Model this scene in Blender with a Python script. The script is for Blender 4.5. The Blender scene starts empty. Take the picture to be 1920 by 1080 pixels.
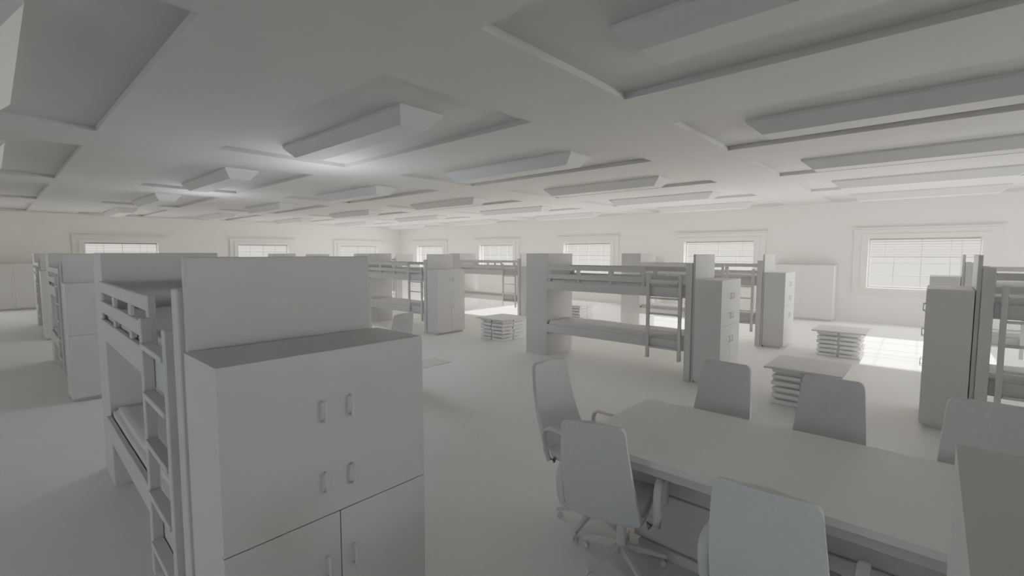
import bpy, bmesh, math, random
from mathutils import Vector, Matrix
random.seed(3)
SC = bpy.context.scene
COL = SC.collection

# ---------------------------------------------------------------- materials
def mat(name, col, rough=0.7, var=0.03, scale=6.0, bump=0.0):
    m = bpy.data.materials.new(name); m.use_nodes = True
    nt = m.node_tree; b = nt.nodes["Principled BSDF"]
    tc = nt.nodes.new("ShaderNodeTexCoord")
    n = nt.nodes.new("ShaderNodeTexNoise"); n.inputs["Scale"].default_value = scale
    n.inputs["Detail"].default_value = 4
    r = nt.nodes.new("ShaderNodeValToRGB")
    r.color_ramp.elements[0].position = 0.3; r.color_ramp.elements[1].position = 0.7
    r.color_ramp.elements[0].color = tuple(c * (1 - var) for c in col) + (1,)
    r.color_ramp.elements[1].color = tuple(min(1, c * (1 + var)) for c in col) + (1,)
    nt.links.new(tc.outputs["Object"], n.inputs["Vector"])
    nt.links.new(n.outputs["Fac"], r.inputs["Fac"])
    nt.links.new(r.outputs["Color"], b.inputs["Base Color"])
    b.inputs["Roughness"].default_value = rough
    b.inputs["Specular IOR Level"].default_value = 0.25
    if bump:
        bp = nt.nodes.new("ShaderNodeBump"); bp.inputs["Strength"].default_value = bump
        bp.inputs["Distance"].default_value = 0.01
        nt.links.new(n.outputs["Fac"], bp.inputs["Height"])
        nt.links.new(bp.outputs["Normal"], b.inputs["Normal"])
    return m
M_WALL = mat("painted_wall", (.80, .785, .76), .85, .01, 2)
M_CEIL = mat("ceiling_paint", (.60, .598, .595), .9, .01, 2)
M_FLOOR = mat("floor_vinyl", (.82, .82, .82), .7, .01, 1.5)
M_CAB = mat("cabinet_laminate", (.68, .68, .68), .6, .01, 4)
M_BED = mat("bed_paint", (.66, .66, .66), .65, .012, 5)
M_MAT = mat("mattress_fabric", (.74, .74, .745), .9, .02, 30, .2)
M_CHAIR = mat("chair_fabric", (.72, .73, .74), .8, .015, 40, .1)
M_METAL = mat("painted_metal", (.70, .705, .71), .5, .01, 8)
M_TABLE = mat("table_laminate", (.86, .86, .86), .6, .01, 3)
M_LAMP = mat("fixture_enamel", (.62, .62, .625), .7, .01, 5)
M_BLIND = mat("blind_slat", (.36, .35, .32), .7, .02, 8)
M_SASH = mat("window_sash", (.50, .49, .46), .7, .02, 8)
M_PATCH = mat("mat_rubber", (.70, .695, .69), .9, .03, 20)

# ---------------------------------------------------------------- mesh helpers
def add_box(bm, x0, x1, y0, y1, z0, z1):
    vs = [bm.verts.new(p) for p in ((x0,y0,z0),(x1,y0,z0),(x1,y1,z0),(x0,y1,z0),(x0,y0,z1),(x1,y0,z1),(x1,y1,z1),(x0,y1,z1))]
    for f in ((3,2,1,0),(4,5,6,7),(0,1,5,4),(1,2,6,5),(2,3,7,6),(3,0,4,7)):
        bm.faces.new([vs[i] for i in f])
    return vs
def finish(bm, name, m, bevel=0.0, seg=2, smooth=False):
    if bevel:
        bmesh.ops.bevel(bm, geom=bm.edges[:], offset=bevel, segments=seg, affect='EDGES', profile=.5)
    bmesh.ops.recalc_face_normals(bm, faces=bm.faces)
    me = bpy.data.meshes.new(name); bm.to_mesh(me); bm.free()
    me.materials.append(m)
    if smooth:
        for p in me.polygons: p.use_smooth = True
    return me
def boxes(name, L, m, bevel=0.004, seg=1):
    bm = bmesh.new()
    for b in L: add_box(bm, *b)
    return finish(bm, name, m, bevel, seg)
def add_tube(bm, pts, rx, rz=None, n=8):
    rz = rz or rx
    pts = [Vector(p) for p in pts]; rings = []
    for i, p in enumerate(pts):
        if i == 0: d = pts[1]-p
        elif i == len(pts)-1: d = p-pts[-2]
        else: d = ((pts[i+1]-p).normalized()+(p-pts[i-1]).normalized())
        d.normalize()
        ref = Vector((1,0,0)) if abs(d.x) < .8 else Vector((0,0,1))
        s = (ref - d*ref.dot(d)).normalized(); u = d.cross(s)
        ring = []
        for k in range(n):
            a = 2*math.pi*(k+.5)/n
            ring.append(bm.verts.new(p + s*rx*math.cos(a) + u*rz*math.sin(a)))
        rings.append(ring)
    for a, b in zip(rings, rings[1:]):
        for k in range(n):
            bm.faces.new((a[k], a[(k+1)%n], b[(k+1)%n], b[k]))
    bm.faces.new(rings[0][::-1]); bm.faces.new(rings[-1])

class Proto:
    def __init__(s): s.parts = []
    def add(s, name, mesh, loc=(0,0,0), rot=(0,0,0), children=(), label=None):
        s.parts.append((name, mesh, loc, rot, children, label))
def place(proto, name, label, category, loc, rotz=0, group=None, root_mesh=None):
    o = bpy.data.objects.new(name, root_mesh)
    o.location = loc; o.rotation_euler = (0,0,rotz)
    if root_mesh is None: o.empty_display_size = .2
    o["label"] = label; o["category"] = category
    if group: o["group"] = group
    COL.objects.link(o)
    def rec(parts, par):
        for (n, me, l, r, ch, lab) in parts:
            c = bpy.data.objects.new(n, me); c.location = l; c.rotation_euler = r
            c.parent = par
            if lab: c["label"] = lab
            COL.objects.link(c)
            rec(ch, c)
    rec(proto.parts if proto else [], o)
    return o
def structure(name, me):
    o = bpy.data.objects.new(name, me); o["kind"] = "structure"; COL.objects.link(o); return o

# ---------------------------------------------------------------- room
XW, XL, YF, YB = 14.9, -5.0, 21.6, -7.0
HC, HT = 3.08, 3.135
structure("floor", boxes("floor", [(XL-.2, XW+.2, YB-.2, YF+.2, -.1, 0)], M_FLOOR, 0))
cx = []
for k in range(-1, 5):
    a = 2.02+2.73*k; b = a+1.74
    if k == -1: b = .85; a = b-1.74
    cx.append((a, b))
cx.insert(0, (-3.5, -1.76))
cy = [(2.07+4.8*j-3.76, 2.07+4.8*j) for j in range(-1, 5)]
L = [(XL-.2, XW+.2, YB-.2, YF+.2, HT, HT+.1)]
e = [XL-.2]+[v for c in cx for v in c]+[XW+.2]
for i in range(0, len(e), 2): L.append((e[i], e[i+1], YB-.2, YF+.2, HC, HT))
ey = [YB-.2]+[v for c in cy for v in c]+[YF+.2]
for c in cx:
    for i in range(0, len(ey), 2): L.append((c[0], c[1], ey[i], ey[i+1], HC, HT))
structure("ceiling", boxes("ceiling", L, M_CEIL, 0))

WZ0, WZ1, WW = .89, 2.13, 2.04
def wall_x(name, x0, x1, wins):
    L = [(x0, x1, YB-.2, YF+.2, 0, WZ0), (x0, x1, YB-.2, YF+.2, WZ1, HT)]
    y = YB-.2
    for c in sorted(wins):
        L.append((x0, x1, y, c-WW/2, WZ0, WZ1)); y = c+WW/2
    L.append((x0, x1, y, YF+.2, WZ0, WZ1))
    structure(name, boxes(name, L, M_WALL, 0))
def wall_y(name, y0, y1, wins):
    L = [(XL, XW, y0, y1, 0, WZ0), (XL, XW, y0, y1, WZ1, HT)]
    x = XL
    for c in sorted(wins):
        L.append((x, c-WW/2, y0, y1, WZ0, WZ1)); x = c+WW/2
    L.append((x, XW, y0, y1, WZ0, WZ1))
    structure(name, boxes(name, L, M_WALL, 0))
WR = [-4.42, .25, 4.95, 9.65, 14.32, 18.95]
WFAR = [-1.5, 3.2, 7.95, 12.45]
WFILL_LEFT = [-4.4, .3, 5.0, 9.6, 14.3, 19.0]
WFILL_BACK = [-1.5, 3.2, 7.95, 12.4]
wall_x("wall_right", XW, XW+.2, WR)
wall_x("wall_left", XL-.2, XL, WFILL_LEFT)
wall_y("wall_far", YF, YF+.2, WFAR)
wall_y("wall_near", YB-.2, YB, WFILL_BACK)
structure("baseboard_right", boxes("baseboard_right", [(XW-.015, XW, YB, YF, 0, .1)], M_WALL, .003))
structure("baseboard_far", boxes("baseboard_far", [(XL, XW-.015, YF-.015, YF, 0, .1)], M_WALL, .003))

def window_mesh():
    bm = bmesh.new(); h = WZ1-WZ0; w = WW/2
    for d0, d1, p in ((.14, .30, .05), (0, .14, .085)):
        add_box(bm, -w-d1, -w-d0, -p, -.001, -d1*.45, h+d1*.75)
        add_box(bm, w+d0, w+d1, -p, -.001, -d1*.45, h+d1*.75)
        add_box(bm, -w-d0, w+d0, -p, -.001, h+d0*.75, h+d1*.75)
        add_box(bm, -w-d0, w+d0, -p, -.001, -d1*.45, -d0*.45)
    add_box(bm, -w-.34, w+.34, -.11, -.001, h+.23, h+.26)
    me = finish(bm, "window", M_WALL, 0)
    me.materials.append(M_SASH)
    bm = bmesh.new(); bm.from_mesh(me); n0 = len(bm.faces)
    for a in ((-w,-w+.04,.08,.13,0,h),(w-.04,w,.08,.13,0,h),(-w+.04,w-.04,.08,.13,0,.04),(-w+.04,w-.04,.08,.13,h-.04,h)):
        add_box(bm, *a)
    for i in (1, 2, 3):
        x = -w+WW*i/4; add_box(bm, x-.009, x+.009, .095, .12, .04, h-.04)
    for i in (1, 2, 3):
        z = h*i/4; add_box(bm, -w+.04, w-.04, .097, .118, z-.008, z+.008)
    for f in list(bm.faces)[n0:]: f.material_index = 1
    bm.to_mesh(me); bm.free()
    return me
def blind_mesh():
    bm = bmesh.new(); h = WZ1-WZ0; w = WW/2-.03
    add_box(bm, -w, w, .02, .06, h-.05, h-.005)
    z = h-.10
    while z > h-.44:
        vs = add_box(bm, -w, w, .025, .06, z, z+.008)
        for v in vs:
            if v.co.y > .04: v.co.z += .014
        z -= .062
    add_box(bm, -w, w, .025, .05, z, z+.02)
    for x in (-w*.7, 0, w*.7): add_box(bm, x-.004, x+.004, .036, .040, z, h-.03)
    return finish(bm, "blind", M_BLIND, 0)
WM, BM = window_mesh(), blind_mesh()
wi = 0
def put_window(loc, rz):
    global wi
    wi += 1
    o = structure("window_%d" % wi, WM); o.location = loc; o.rotation_euler[2] = rz
    place(None, "window_blind", "half lowered horizontal slatted blind inside a window frame", "blind", loc, rz, "window blinds", BM)
for c in WR: put_window((XW, c, WZ0), -math.pi/2)
for c in WFAR: put_window((c, YF, WZ0), 0)

# ---------------------------------------------------------------- light fixtures
FH = .155
def fixture_mesh():
    bm = bmesh.new()
    tx, ty, bx, by, h = .25, 1.30, .15, 1.16, FH
    add_box(bm, -tx, tx, -ty, ty, h-.03, h)
    v = [bm.verts.new(p) for p in ((-bx,-by,0),(bx,-by,0),(bx,by,0),(-bx,by,0),(-tx,-ty,h-.03),(tx,-ty,h-.03),(tx,ty,h-.03),(-tx,ty,h-.03))]
    for f in ((3,2,1,0),(0,1,5,4),(1,2,6,5),(2,3,7,6),(3,0,4,7),(4,5,6,7)): bm.faces.new([v[i] for i in f])
    return finish(bm, "light_fixture_housing", M_LAMP, 0)
FM = fixture_mesh()
for c in cx:
    for d in cy:
        place(None, "ceiling_light", "long tapered white fluorescent fixture in a ceiling recess", "ceiling light",
              ((c[0]+c[1])/2-.03, (d[0]+d[1])/2+.05, HT-FH), 0, "ceiling light fixtures", FM)

# ---------------------------------------------------------------- cabinet
def handle_mesh():
    bm = bmesh.new()
    add_tube(bm, [(0,0,-.036),(0,-.016,-.036),(0,-.020,-.031),(0,-.020,.031),(0,-.016,.036),(0,0,.036)], .005, n=8)
    return finish(bm, "handle", M_METAL, 0, smooth=True)
HM = handle_mesh()
def cabinet_proto(w=.775, d=.345, h=1.4):
    P = Proto()
    body = boxes("cabinet_body", [(0,w,.02,d,.04,h),(.02,w-.02,.05,d-.01,0,.04)], M_CAB, 0)
    P.add("body", body)
    hl = "small vertical metal bar handle"
    hx = (w/2-.055, w/2+.05)
    P.add("door", boxes("door", [(0,w,0,.02,.7935,h)], M_CAB, 0), label="broad plain upper cabinet front with two pairs of handles",
          children=[("handle", HM, (x,0,z), (0,0,0), (), hl) for z in (1.185,.92) for x in hx])
    for s in (0,1):
        x0, x1 = (0, w/2-.002) if s == 0 else (w/2+.002, w)
        P.add("door", boxes("door", [(x0,x1,0,.02,.045,.790)], M_CAB, 0),
              children=[("handle", HM, (hx[s],0,.60), (0,0,0), (), hl)])
    return P
CP = cabinet_proto()
def cabinet(x, y, face=1, lab="pale laminate locker cabinet with bar handles beside a bunk bed"):
    if face == 1: return place(CP, "cabinet", lab, "cabinet", (x, y, 0), 0, "bunk side cabinets")
    return place(CP, "cabinet", lab, "cabinet", (x+.775, y, 0), math.pi, "bunk side cabinets")

# ---------------------------------------------------------------- bunk bed
def mattress_mesh(x0, x1, y0, y1, z0, z1):
    bm = bmesh.new()
    bmesh.ops.create_grid(bm, x_segments=8, y_segments=20, size=.5)
    for v in bm.verts:
        v.co = Vector((x0+(v.co.x+.5)*(x1-x0), y0+(v.co.y+.5)*(y1-y0), z1 + .006*math.sin(v.co.x*9)*math.cos(v.co.y*14)))
    r = bmesh.ops.extrude_face_region(bm, geom=bm.faces[:])
    for g in r["geom"]:
        if isinstance(g, bmesh.types.BMVert): g.co.z = z0
    bmesh.ops.recalc_face_normals(bm, faces=bm.faces)
    ed = [e for e in bm.edges if len(e.link_faces) == 2 and e.calc_face_angle(0) > 1.0]
    bmesh.ops.bevel(bm, geom=ed, offset=.03, segments=3, affect='EDGES')
    return finish(bm, "mattress", M_MAT, 0, smooth=True)
def bunk_proto(s, fx=.05):
    P = Proto()
    W, YI, YE, H = .775, 2.52, 2.99, 1.755
    def B(name, L, m=M_BED, bev=.004):
        L2 = [(a,b,min(s*c,s*d),max(s*c,s*d),e,f) for (a,b,c,d,e,f) in L]
        return boxes(name, L2, m, bev)
    P.add("headboard", B("headboard", [(.018,W-.03,0,.035,0,1.738)]))
    P.add("post", B("post", [(0,.05,.036,.125,0,1.62)]))
    P.add("post", B("post", [(W-.05,W,.036,.125,0,1.62)]))
    P.add("footboard", B("footboard", [(fx,W+.02,YI,YE,0,H)]))
    for z0, z1 in ((1.14,1.28),(.41,.55)):
        P.add("side_rail", B("side_rail", [(.025,.055,.126,YI-.001,z0,z1)]))
        P.add("side_rail", B("side_rail", [(W-.055,W-.025,.126,YI-.001,z0,z1)]))
        P.add("bed_deck", B("bed_deck", [(.056,W-.056,.04,YI-.001,z0+.03,z0+.05)]))
        a, b = sorted((s*.05, s*(YI-.01)))
        P.add("mattress", mattress_mesh(.062, W-.06, a, b, z0+.051, z0+.20))
    def guard(x0, x1, y0):
        L = [(x0,x1,y0,YI-.002,1.475,1.55),(x0,x1,y0,YI-.002,1.33,1.41),(x0-.004,x1+.004,y0-.03,y0+.02,1.281,1.555)]
        n = 3
        for i in range(1, n+1):
            y = y0+(YI-y0)*i/n-.05
            L.append((x0+.003,x1-.003,y-.04,y+.04,1.411,1.474))
            L.append((x0+.003,x1-.003,y-.03,y+.03,1.281,1.329))
        return B("guard_rail", L)
    P.add("guard_rail", guard(.028,.052,.76))
    P.add("guard_rail", guard(W-.052,W-.028,.16))
    L = [(-.020,.024,.17,.215,.26,1.46),(-.020,.024,.635,.68,.26,1.46)]
    lad = B("ladder_stile", L)
    rung = B("rung", [(-.028,.022,.216,.634,-.012,.012)], bev=.003)
    P.add("ladder", lad, children=[("rung", rung, (0,0,z), (0,0,0), (), None) for z in (.42,.66,.90,1.12,1.34)])
    return P
BP = {1: bunk_proto(1), -1: bunk_proto(-1)}
def bunk(x, y, s=1, lab="white wooden bunk bed with ladder and guard rail", rz=0):
    return place(BP[s], "bunk_bed", lab, "bunk bed", (x, y, 0), rz, "bunk beds")
def set_(x, y, s=1, rz=0):
    bunk(x, y+s*(.352+(.018 if rz else 0)), s, rz=rz); cabinet(x, y, s)
set_(.44, 1.61, 1, -.019)
set_(.56, 7.42)
set_(.66, 13.25)
set_(6.28, 2.02)
set_(6.33, 7.83)
set_(6.33, 13.65)
set_(9.63, 2.0)
set_(9.63, 8.0)
set_(9.63, 13.85)
set_(6.22, .05, -1)
set_(9.63, .05, -1)
cabinet(.40, -.045, -1, "pale laminate locker cabinet beside the meeting table")

def wall_cab_proto(w=1.45, d=.5, h=1.45):
    P = Proto()
    P.add("body", boxes("wall_cabinet_body", [(0,w,.02,d,.05,h-.025),(.02,w-.02,.05,d,0,.05),(-.01,w+.01,0,d,h-.025,h)], M_CAB, .003))
    for s in (0,1):
        x0,x1 = (.003,w/2-.001) if s == 0 else (w/2+.001,w-.003)
        P.add("door", boxes("wall_cabinet_door", [(x0,x1,.002,.019,.052,h-.028)], M_CAB, .001),
              children=[("handle", HM, ((w/2-.05 if s==0 else w/2+.05),.002,.85),(0,0,0),(),None)])
    return P
WCP = wall_cab_proto()
for y in (3.35, 8.05):
    place(WCP, "wardrobe_cabinet", "wide pale two-door cabinet against the window wall", "cabinet", (XW-.53, y, 0), -math.pi/2, "wall cabinets")
place(WCP, "wardrobe_cabinet", "wide pale two-door cabinet against the far wall", "cabinet", (-.25, YF-.53, 0), 0, "wall cabinets")

# ---------------------------------------------------------------- meeting table
def meeting_proto(L=2.12, W=.92):
    P = Proto()
    bm = bmesh.new(); add_box(bm, -W/2, W/2, -L/2, L/2, .718, .75)
    ve = [e for e in bm.edges if abs(e.verts[0].co.z-e.verts[1].co.z) > .01]
    bmesh.ops.bevel(bm, geom=ve, offset=.015, segments=3, affect='EDGES')
    P.add("tabletop", finish(bm, "tabletop", M_TABLE, 0))
    i = .025
    P.add("apron", boxes("apron", [(-W/2+i,-W/2+i+.02,-L/2+i,L/2-i,.665,.717),(W/2-i-.02,W/2-i,-L/2+i,L/2-i,.665,.717),
        (-W/2+i+.02,W/2-i-.02,-L/2+i,-L/2+i+.02,.665,.717),(-W/2+i+.02,W/2-i-.02,L/2-i-.02,L/2-i,.665,.717)], M_CAB, .002))
    pl = [(-.04,.12,-L/2+.14,L/2-.14,.22+i*.165,.375+i*.165) for i in range(3)]
    pl.append((-.025,.10,-L/2+.16,L/2-.16,.06,.717))
    pl.append((-.05,.14,-L/2+.2,L/2-.2,0,.06))
    P.add("pedestal", boxes("pedestal", pl, M_CAB, .004))
    return P
MP = meeting_proto()
place(MP, "meeting_table", "long pale meeting table surrounded by office chairs", "table", (2.545, .375, 0), 0, "meeting tables")
place(MP, "meeting_table", "long pale meeting table beyond a bunk bed", "table", (3.05, 6.35, 0), 0, "meeting tables")

# ---------------------------------------------------------------- office chair
def chair_proto(back=0.0, seed=10, ws=1.0):
    P = Proto()
    bm = bmesh.new(); nu = 12; grid = []
    H = .55; rc = .035
    zs = sorted(set([0,.003,.010,.020,.035]+[.035+(H-.07)*k/14 for k in range(15)]+[H-.02,H-.010,H-.003,H]))
    for zz in zs:
        v = zz/H; row = []
        hw = (.195-.04*v**1.3)*ws
        dd = max(0, rc-zz, zz-(H-rc))
        hw2 = hw-rc+math.sqrt(max(0, rc*rc-dd*dd))
        yb = -.265-back*.8-(.17+back*.3)*v-.03*math.sin(v*math.pi)
        for i in range(nu+1):
            u = 2*i/nu-1
            row.append(bm.verts.new((u*hw2, yb+.008*u*u, .455+zz)))
        grid.append(row)
    for j in range(len(zs)-1):
        for i in range(nu):
            bm.faces.new((grid[j][i],grid[j][i+1],grid[j+1][i+1],grid[j+1][i]))
    bmesh.ops.recalc_face_normals(bm, faces=bm.faces)
    bmesh.ops.solidify(bm, geom=bm.faces[:], thickness=.028)
    P.add("backrest", finish(bm, "backrest", M_CHAIR, 0))
    bm = bmesh.new(); nu = 12; g = []
    for j in range(nu+1):
        row = []
        for i in range(nu+1):
            u, v = 2*i/nu-1, 2*j/nu-1
            r = 1-.10*(abs(u)*abs(v))**3
            z = .485-.018*(1-u*u)*(1-v*v)-.06*max(0, v-.5)**2
            row.append(bm.verts.new((u*.205*r*ws, v*.225*r-.03-back*.8, z)))
        g.append(row)
    for j in range(nu):
        for i in range(nu): bm.faces.new((g[j][i],g[j][i+1],g[j+1][i+1],g[j+1][i]))
    r = bmesh.ops.extrude_face_region(bm, geom=bm.faces[:])
    for q in r["geom"]:
        if isinstance(q, bmesh.types.BMVert): q.co.z -= .055; q.co.x *= .94; q.co.y *= .94
    P.add("seat", finish(bm, "seat", M_CHAIR, 0, smooth=True))
    for sx in (-1, 1):
        bm = bmesh.new(); x = sx*.245; b8 = -back*.8
        pts = [(x*.8,-.17,.43),(x*.98,-.18,.445),(x,-.20,.50),(x,-.215,.59),(x,-.205,.63),(x,-.17,.65),(x,-.02,.65),(x,.015,.64),(x,.03,.60),(x*.99,.02,.47),(x*.8,.01,.43)]
        add_tube(bm, [(p[0],p[1]+b8,p[2]) for p in pts], .021, .011, 10)
        P.add("armrest", finish(bm, "armrest", M_METAL, 0, smooth=True))
    bm = bmesh.new()
    add_tube(bm, [(0,0,.07),(0,0,.13),(0,0,.131),(0,0,.28)], .027, n=16)
    add_tube(bm, [(0,0,.27),(0,0,.40)], .018, n=16)
    add_box(bm, -.08,.08,-.12-back*.8,.08,.395,.43)
    P.add("pole", finish(bm, "pole", M_METAL, 0))
    bm = bmesh.new()
    rad = .25
    vs = []
    for (t, w, z0, z1) in ((.026,.018,.085,.120),(.14,.014,.070,.098),(rad,.011,.045,.066)):
        vs.append([bm.verts.new((t,-w,z0)),bm.verts.new((t,w,z0)),bm.verts.new((t,w*.8,z1)),bm.verts.new((t,-w*.8,z1))])
    for a, b in zip(vs, vs[1:]):
        for k in range(4): bm.faces.new((a[k],a[(k+1)%4],b[(k+1)%4],b[k]))
    bm.faces.new(vs[0]); bm.faces.new(vs[-1])
    leg = finish(bm, "leg", M_METAL, 0)
    bm = bmesh.new()
    add_tube(bm, [(rad-.02,-.012,.016),(rad-.02,-.004,.016)], .016, n=12)
    add_tube(bm, [(rad-.02,.004,.016),(rad-.02,.012,.016)], .016, n=12)
    add_tube(bm, [(rad-.02,0,.02),(rad-.02,0,.050)], .005, n=8)
    cas = finish(bm, "caster", M_METAL, 0)
    for k in range(5):
        P.add("leg", leg, (0,0,0), (0,0,math.radians(seed+72*k)), children=[("caster", cas, (0,0,0), (0,0,0), (), None)])
    return P
CH = chair_proto(); CH2 = chair_proto(.15, 22, .93)
def chair(x, y, heading, lab, p=CH):
    place(p, "office_chair", lab, "chair", (x, y, 0), math.radians(heading-90), "office chairs")
l1 = "pale high-back office chair tucked at the meeting table"
chair(2.30, 1.24, 15, "pale high-back office chair with loop armrests and star base", CH2)
chair(2.02, .38, 2, l1)
chair(2.04, -.27, 0, l1)
chair(2.93, 1.03, 180, l1)
chair(2.92, .42, 180, l1)
chair(2.90, -.24, 180, l1)
chair(2.53, 1.56, -97, "pale high-back office chair at the head of the meeting table")
chair(3.36, 5.32, 100, "pale office chair standing behind a bunk cabinet")

# ---------------------------------------------------------------- low tables
def low_proto():
    P = Proto()
    P.add("tabletop", boxes("low_tabletop", [(-.4,.4,-.38,.38,.42,.445)], M_CAB, .004))
    P.add("divider", boxes("divider", [(-.28,.28,-.27,.27,0,.419)], M_TABLE, .001))
    sh = boxes("shelf", [(x0,x1,y0,y1,0,.048) for (x0,x1) in ((-.325,-.016),(.016,.325)) for (y0,y1) in ((-.31,-.016),(.016,.31))], M_TABLE, .010, 2)
    for k in range(6):
        P.add("shelf", sh, (random.uniform(-.008,.008),random.uniform(-.008,.008),.0+k*.0735))
    return P
LP = low_proto()
for (x, y) in ((6.38,1.05),(9.82,1.15),(7.05,6.62),(10.2,6.9)):
    place(LP, "coffee_table", "low square table with layered slatted base between bunk beds", "table", (x, y, 0), 0, "low tables")
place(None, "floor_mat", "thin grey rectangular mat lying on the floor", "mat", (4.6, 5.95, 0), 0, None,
      boxes("floor_mat", [(-.3,.3,-.22,.22,.0005,.008)], M_PATCH, .002))  # thin grey slab laid on the floor

# ---------------------------------------------------------------- light
def area(loc, rot, sx, sy, power, col):
    l = bpy.data.lights.new("window_skylight", 'AREA'); l.shape = 'RECTANGLE'; l.size = sx; l.size_y = sy
    l.energy = power; l.color = col
    o = bpy.data.objects.new("window_skylight", l); o.location = loc; o.rotation_euler = rot; COL.objects.link(o)
zc = (WZ0+WZ1)/2; hp = math.pi/2
for c in WR: area((XW+.19, c, zc), (0, hp, 0), 1.24, 2.04, 165, (1.0,.925,.77))
for c in WFAR: area((c, YF+.19, zc), (-hp, 0, 0), 2.04, 1.24, 60, (1.0,.98,.90))
for c in WFILL_LEFT[1:3]: area((XL-.19, c, zc), (0, -hp, 0), 1.24, 2.04, 14, (.50,.72,1.0))  # added cool fill light through unseen, invented openings on the left
for c in WFILL_BACK[2:]: area((c, YB-.19, zc), (hp, 0, 0), 2.04, 1.24, 105, (.85,.92,1.0))  # added fill from behind the camera, through unseen openings made up for it
s = bpy.data.lights.new("sun", 'SUN'); s.energy = 46; s.angle = .012; s.color = (1,.91,.76)
so = bpy.data.objects.new("sun", s); COL.objects.link(so)
so.rotation_euler = Vector((-1, -.02, -.36)).to_track_quat('-Z', 'Y').to_euler()
so.location = (20, 0, 6)
for (x, y, e) in ((3.5,6.8,42),(3.3,12.0,32)):
    l = bpy.data.lights.new("ceiling_glow_lamp", 'POINT'); l.energy = e; l.shadow_soft_size = .35; l.color = (.88,.94,1)
    o = bpy.data.objects.new("ceiling_glow_lamp", l); o.location = (x, y, 2.48); COL.objects.link(o)

w = bpy.data.worlds.new("sky"); SC.world = w; w.use_nodes = True
w.node_tree.nodes["Background"].inputs[0].default_value = (1,.96,.86,1)
w.node_tree.nodes["Background"].inputs[1].default_value = 2.0

# ---------------------------------------------------------------- camera
cd = bpy.data.cameras.new("camera"); cd.sensor_width = 36; cd.lens = 880/1920*36; cd.clip_start = .02
co = bpy.data.objects.new("camera", cd); COL.objects.link(co)
co.location = (0, 0, 1.75); co.rotation_euler = (math.radians(90-4.2), 0, math.radians(42-90))
SC.camera = co
